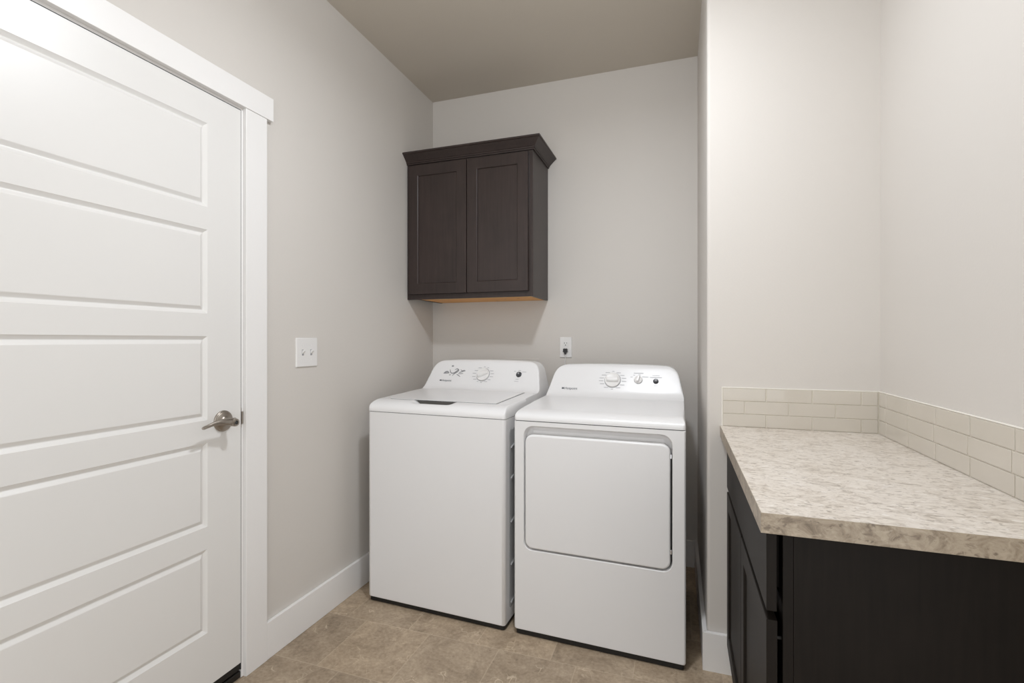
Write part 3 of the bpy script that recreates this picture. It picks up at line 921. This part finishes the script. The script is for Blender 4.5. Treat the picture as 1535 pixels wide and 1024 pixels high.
bmesh.ops.translate(bm, verts=[v_ for v_ in ex['geom'] if isinstance(v_, bmesh.types.BMVert)], vec=(0, 0.0008, -0.0006))
obj('console_pictogram', bm, M['pictogram'], ws)
lb = bars(wc, [(-0.241, 0.0508, 0.011, 0.0075, 0)], 0.0010)
merge(lb, text_bm('Hotpoint', 0.0165, wc.face_matrix(-0.2415, 0.0505, 0.0012)))
obj('logo', lb, M['dark_mark'], ws)
# pressed right side panel seen down the gap, its shade painted in as grey
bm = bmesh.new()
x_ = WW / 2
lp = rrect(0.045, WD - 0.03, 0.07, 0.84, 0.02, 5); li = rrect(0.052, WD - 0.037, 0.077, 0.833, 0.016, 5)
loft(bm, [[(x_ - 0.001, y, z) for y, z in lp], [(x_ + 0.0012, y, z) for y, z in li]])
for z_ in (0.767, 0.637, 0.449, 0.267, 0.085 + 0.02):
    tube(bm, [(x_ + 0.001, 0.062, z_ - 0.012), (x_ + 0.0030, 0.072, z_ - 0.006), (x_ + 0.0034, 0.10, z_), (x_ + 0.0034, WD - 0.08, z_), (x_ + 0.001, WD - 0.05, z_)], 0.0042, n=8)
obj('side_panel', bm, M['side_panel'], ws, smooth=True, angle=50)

# ---- dryer
EW, ED = 0.6725, 0.640
dy = empty('clothes_dryer', (-0.3155, 1.9169, 0.0), math.radians(-2.02))
tag(dy, 'white front load clothes dryer with square door standing right of the washer', 'dryer')
hw = EW / 2
bm = bmesh.new()
N_ = 8
def xz(x0, x1, z0, z1, r, y): return [(x, y, z) for x, z in rrect(x0, x1, z0, z1, r, N_)]
bz0, bz1 = 0.0220, SEAM - 0.0012
rx0, rx1, rz0, rz1 = 0.0432 - hw, 0.6252 - hw, 0.3575, 0.8655
rr4 = (0.034, 0.034, 0.040, 0.040)
deep4 = (0.034, 0.034, 0.030, 0.030)
loft(bm, [xz(-hw, hw, bz0, bz1, (.008, .008, .002, .002), ED), xz(-hw, hw, bz0, bz1, (.008, .008, .002, .002), 0.0085), xz(-hw + 0.0015, hw - 0.0015, bz0 + 0.0008, bz1 - 0.0008, (.008, .008, .003, .003), 0.0035), xz(-hw + 0.0055, hw - 0.0055, bz0 + 0.004, bz1 - 0.001, (.008, .008, .005, .005), 0.0),
          xz(rx0 - 0.002, rx1 + 0.002, rz0 - 0.002, rz1 + 0.0015, tuple(a + 0.002 for a in rr4), 0.0), xz(rx0, rx1, rz0, rz1, rr4, 0.0022),
          xz(rx0 + 0.0004, rx1 - 0.0004, rz0 + 0.0004, rz1 - 0.007, rr4, 0.019), xz(rx0 + 0.0008, rx1 - 0.0008, rz0 + 0.0008, rz1 - 0.022, deep4, 0.033), xz(rx0 + 0.001, rx1 - 0.001, rz0 + 0.001, rz1 - 0.044, deep4, 0.037)],
     cap0=True, cap1=True)
obj('body', bm, M['appliance'], dy, smooth=True, angle=45)
bm = bmesh.new()
li2 = rrect(-EW / 2 + 0.004, EW / 2 - 0.004, 0.004, ED - 0.004, 0.009, 8)
loft(bm, [[(x, y, SEAM - 0.003) for x, y in li2], [(x, y, SEAM + 0.003) for x, y in li2]])
obj('top_seam', bm, M['gap'], dy)  # dark slab for the seam's shade
feet_and_shade(EW, ED, dy)
d0, d1, e0, e1 = 0.0480 - hw, 0.6185 - hw, 0.3640, 0.8300
bm = bmesh.new()
loft(bm, [xz(d0 + 0.001, d1 - 0.001, e0 + 0.001, e1 - 0.001, 0.031, 0.034), xz(d0, d1, e0, e1, 0.032, 0.006), xz(d0 + 0.0008, d1 - 0.0008, e0 + 0.0008, e1 - 0.001, 0.032, 0.0025), xz(d0 + 0.003, d1 - 0.003, e0 + 0.003, e1 - 0.0035, 0.030, -0.0002), xz(d0 + 0.006, d1 - 0.006, e0 + 0.006, e1 - 0.007, 0.028, -0.0010)])
dd = obj('door', bm, M['appliance'], dy, smooth=True, angle=45)
bm = bmesh.new()
loft(bm, [xz(d0 - 0.0035, d1 + 0.0055, e0 - 0.0050, e1 - 0.030, 0.030, 0.0355), xz(d0 - 0.0035, d1 + 0.0055, e0 - 0.0050, e1 - 0.030, 0.030, 0.0330)])
obj('door_gap_shade', bm, M['gap'], dy)  # dark plate behind the door, painted shade for the gap around it
for hz in (0.785, 0.43):
    bm = bmesh.new()
    box(bm, d1 - 0.001, d1 + 0.0045, 0.006, 0.020, hz - 0.008, hz + 0.008, bev=0.001)
    obj('hinge', bm, M['chrome'], dd)
dc = Cover(EW, ED, 0.075, 0.9285, 0.9440, 0.455, 0.545, 1.0950, 0.060, outline(0.955, 1.0975), None)
dc.off = 0.008
obj('top_cover', dc.mesh(), M['cover'], dy, smooth=True, angle=60)
dial(dc, -0.012, 0.092, 0.038, dy, 0.0)
k2 = dial(dc, 0.113, 0.097, 0.0195, dy, 1.35, 'knob')
push_button(dc, 0.196, 0.092, 0.0105, dy)
it = ring_dashes(-0.012, 0.092, 0.042, (90, 58, 34, 14, -6, -30, -56, -90, -124, 206, 186, 168, 146, 122), 0.022, 0.0022)
it += [(0.113, 0.133, 0.046, 0.0024, 0), (0.092, 0.122, 0.008, 0.002, 0), (0.118, 0.124, 0.010, 0.002, 0), (0.146, 0.114, 0.030, 0.002, 0), (0.080, 0.112, 0.010, 0.002, 0),
       (0.196, 0.122, 0.034, 0.0014, 0), (0.196, 0.112, 0.056, 0.0022, 0), (0.196, 0.070, 0.018, 0.0016, 0)]
for one in it: obj('printed_mark', bars(dc, [one]), M['grey_mark'], dy)
lb = bars(dc, [(-0.2605, 0.0405, 0.012, 0.0085, 0)], 0.0010)
merge(lb, text_bm('Hotpoint', 0.0180, dc.face_matrix(-0.2445, 0.0400, 0.0012)))
obj('logo', lb, M['dark_mark'], dy)

def draw_in(root, D, k, sh):
    for ch in root.children_recursive:
        if ch.type == 'MESH':
            for v in ch.data.vertices:
                q_ = min(1.0, max(0.0, v.co.y / D))
                v.co.x = v.co.x * (1 - k * q_) + sh * q_
draw_in(ws, WD, 0.030, 0.011)
draw_in(dy, ED, 0.034, -0.011)

# ------------------------------------------------------------------ ceiling lamp (above the frame)
cl = empty('ceiling_lamp', (LAMP_X, LAMP_Y, ZC))
tag(cl, 'round white flush ceiling lamp over the middle of the laundry room', 'lamp')
DROP = -0.055                      # short stem under the ceiling plate
bm = bmesh.new()
lathe(bm, [(0.070, -0.0002), (0.070, -0.012), (0.062, -0.020), (0.014, -0.024), (0.012, DROP - 0.004), (0.0, DROP - 0.004)], Matrix(), n=40)
obj('ceiling_plate', bm, M['trim'], cl, smooth=True)
bm = bmesh.new()
lathe(bm, [(0.012, DROP + 0.002), (0.090, DROP - 0.012), (0.094, DROP - 0.018), (0.090, DROP - 0.029), (0.0, DROP - 0.029)], Matrix(), n=48)
obj('housing', bm, M['trim'], cl, smooth=True)
bm = bmesh.new()
lathe(bm, [(0.082, DROP - 0.0295), (0.086, DROP - 0.045), (0.086, DROP - 0.085), (0.078, DROP - 0.115), (0.060, DROP - 0.136), (0.034, DROP - 0.147), (0.0, DROP - 0.150)], Matrix(), n=40)
obj('glass_dome', bm, M['diffuser'], cl, smooth=True)
ld = bpy.data.lights.new('lamp_down_light', 'AREA')          # the brighter light straight down out of the dome
ld.shape = 'DISK'; ld.size = 0.15; ld.energy = 14.0; ld.color = (0.935, 0.985, 1.05)
lo = bpy.data.objects.new('lamp_down_light', ld); COL.objects.link(lo)
lo.parent = cl; lo.location = (0, 0, DROP - 0.153)
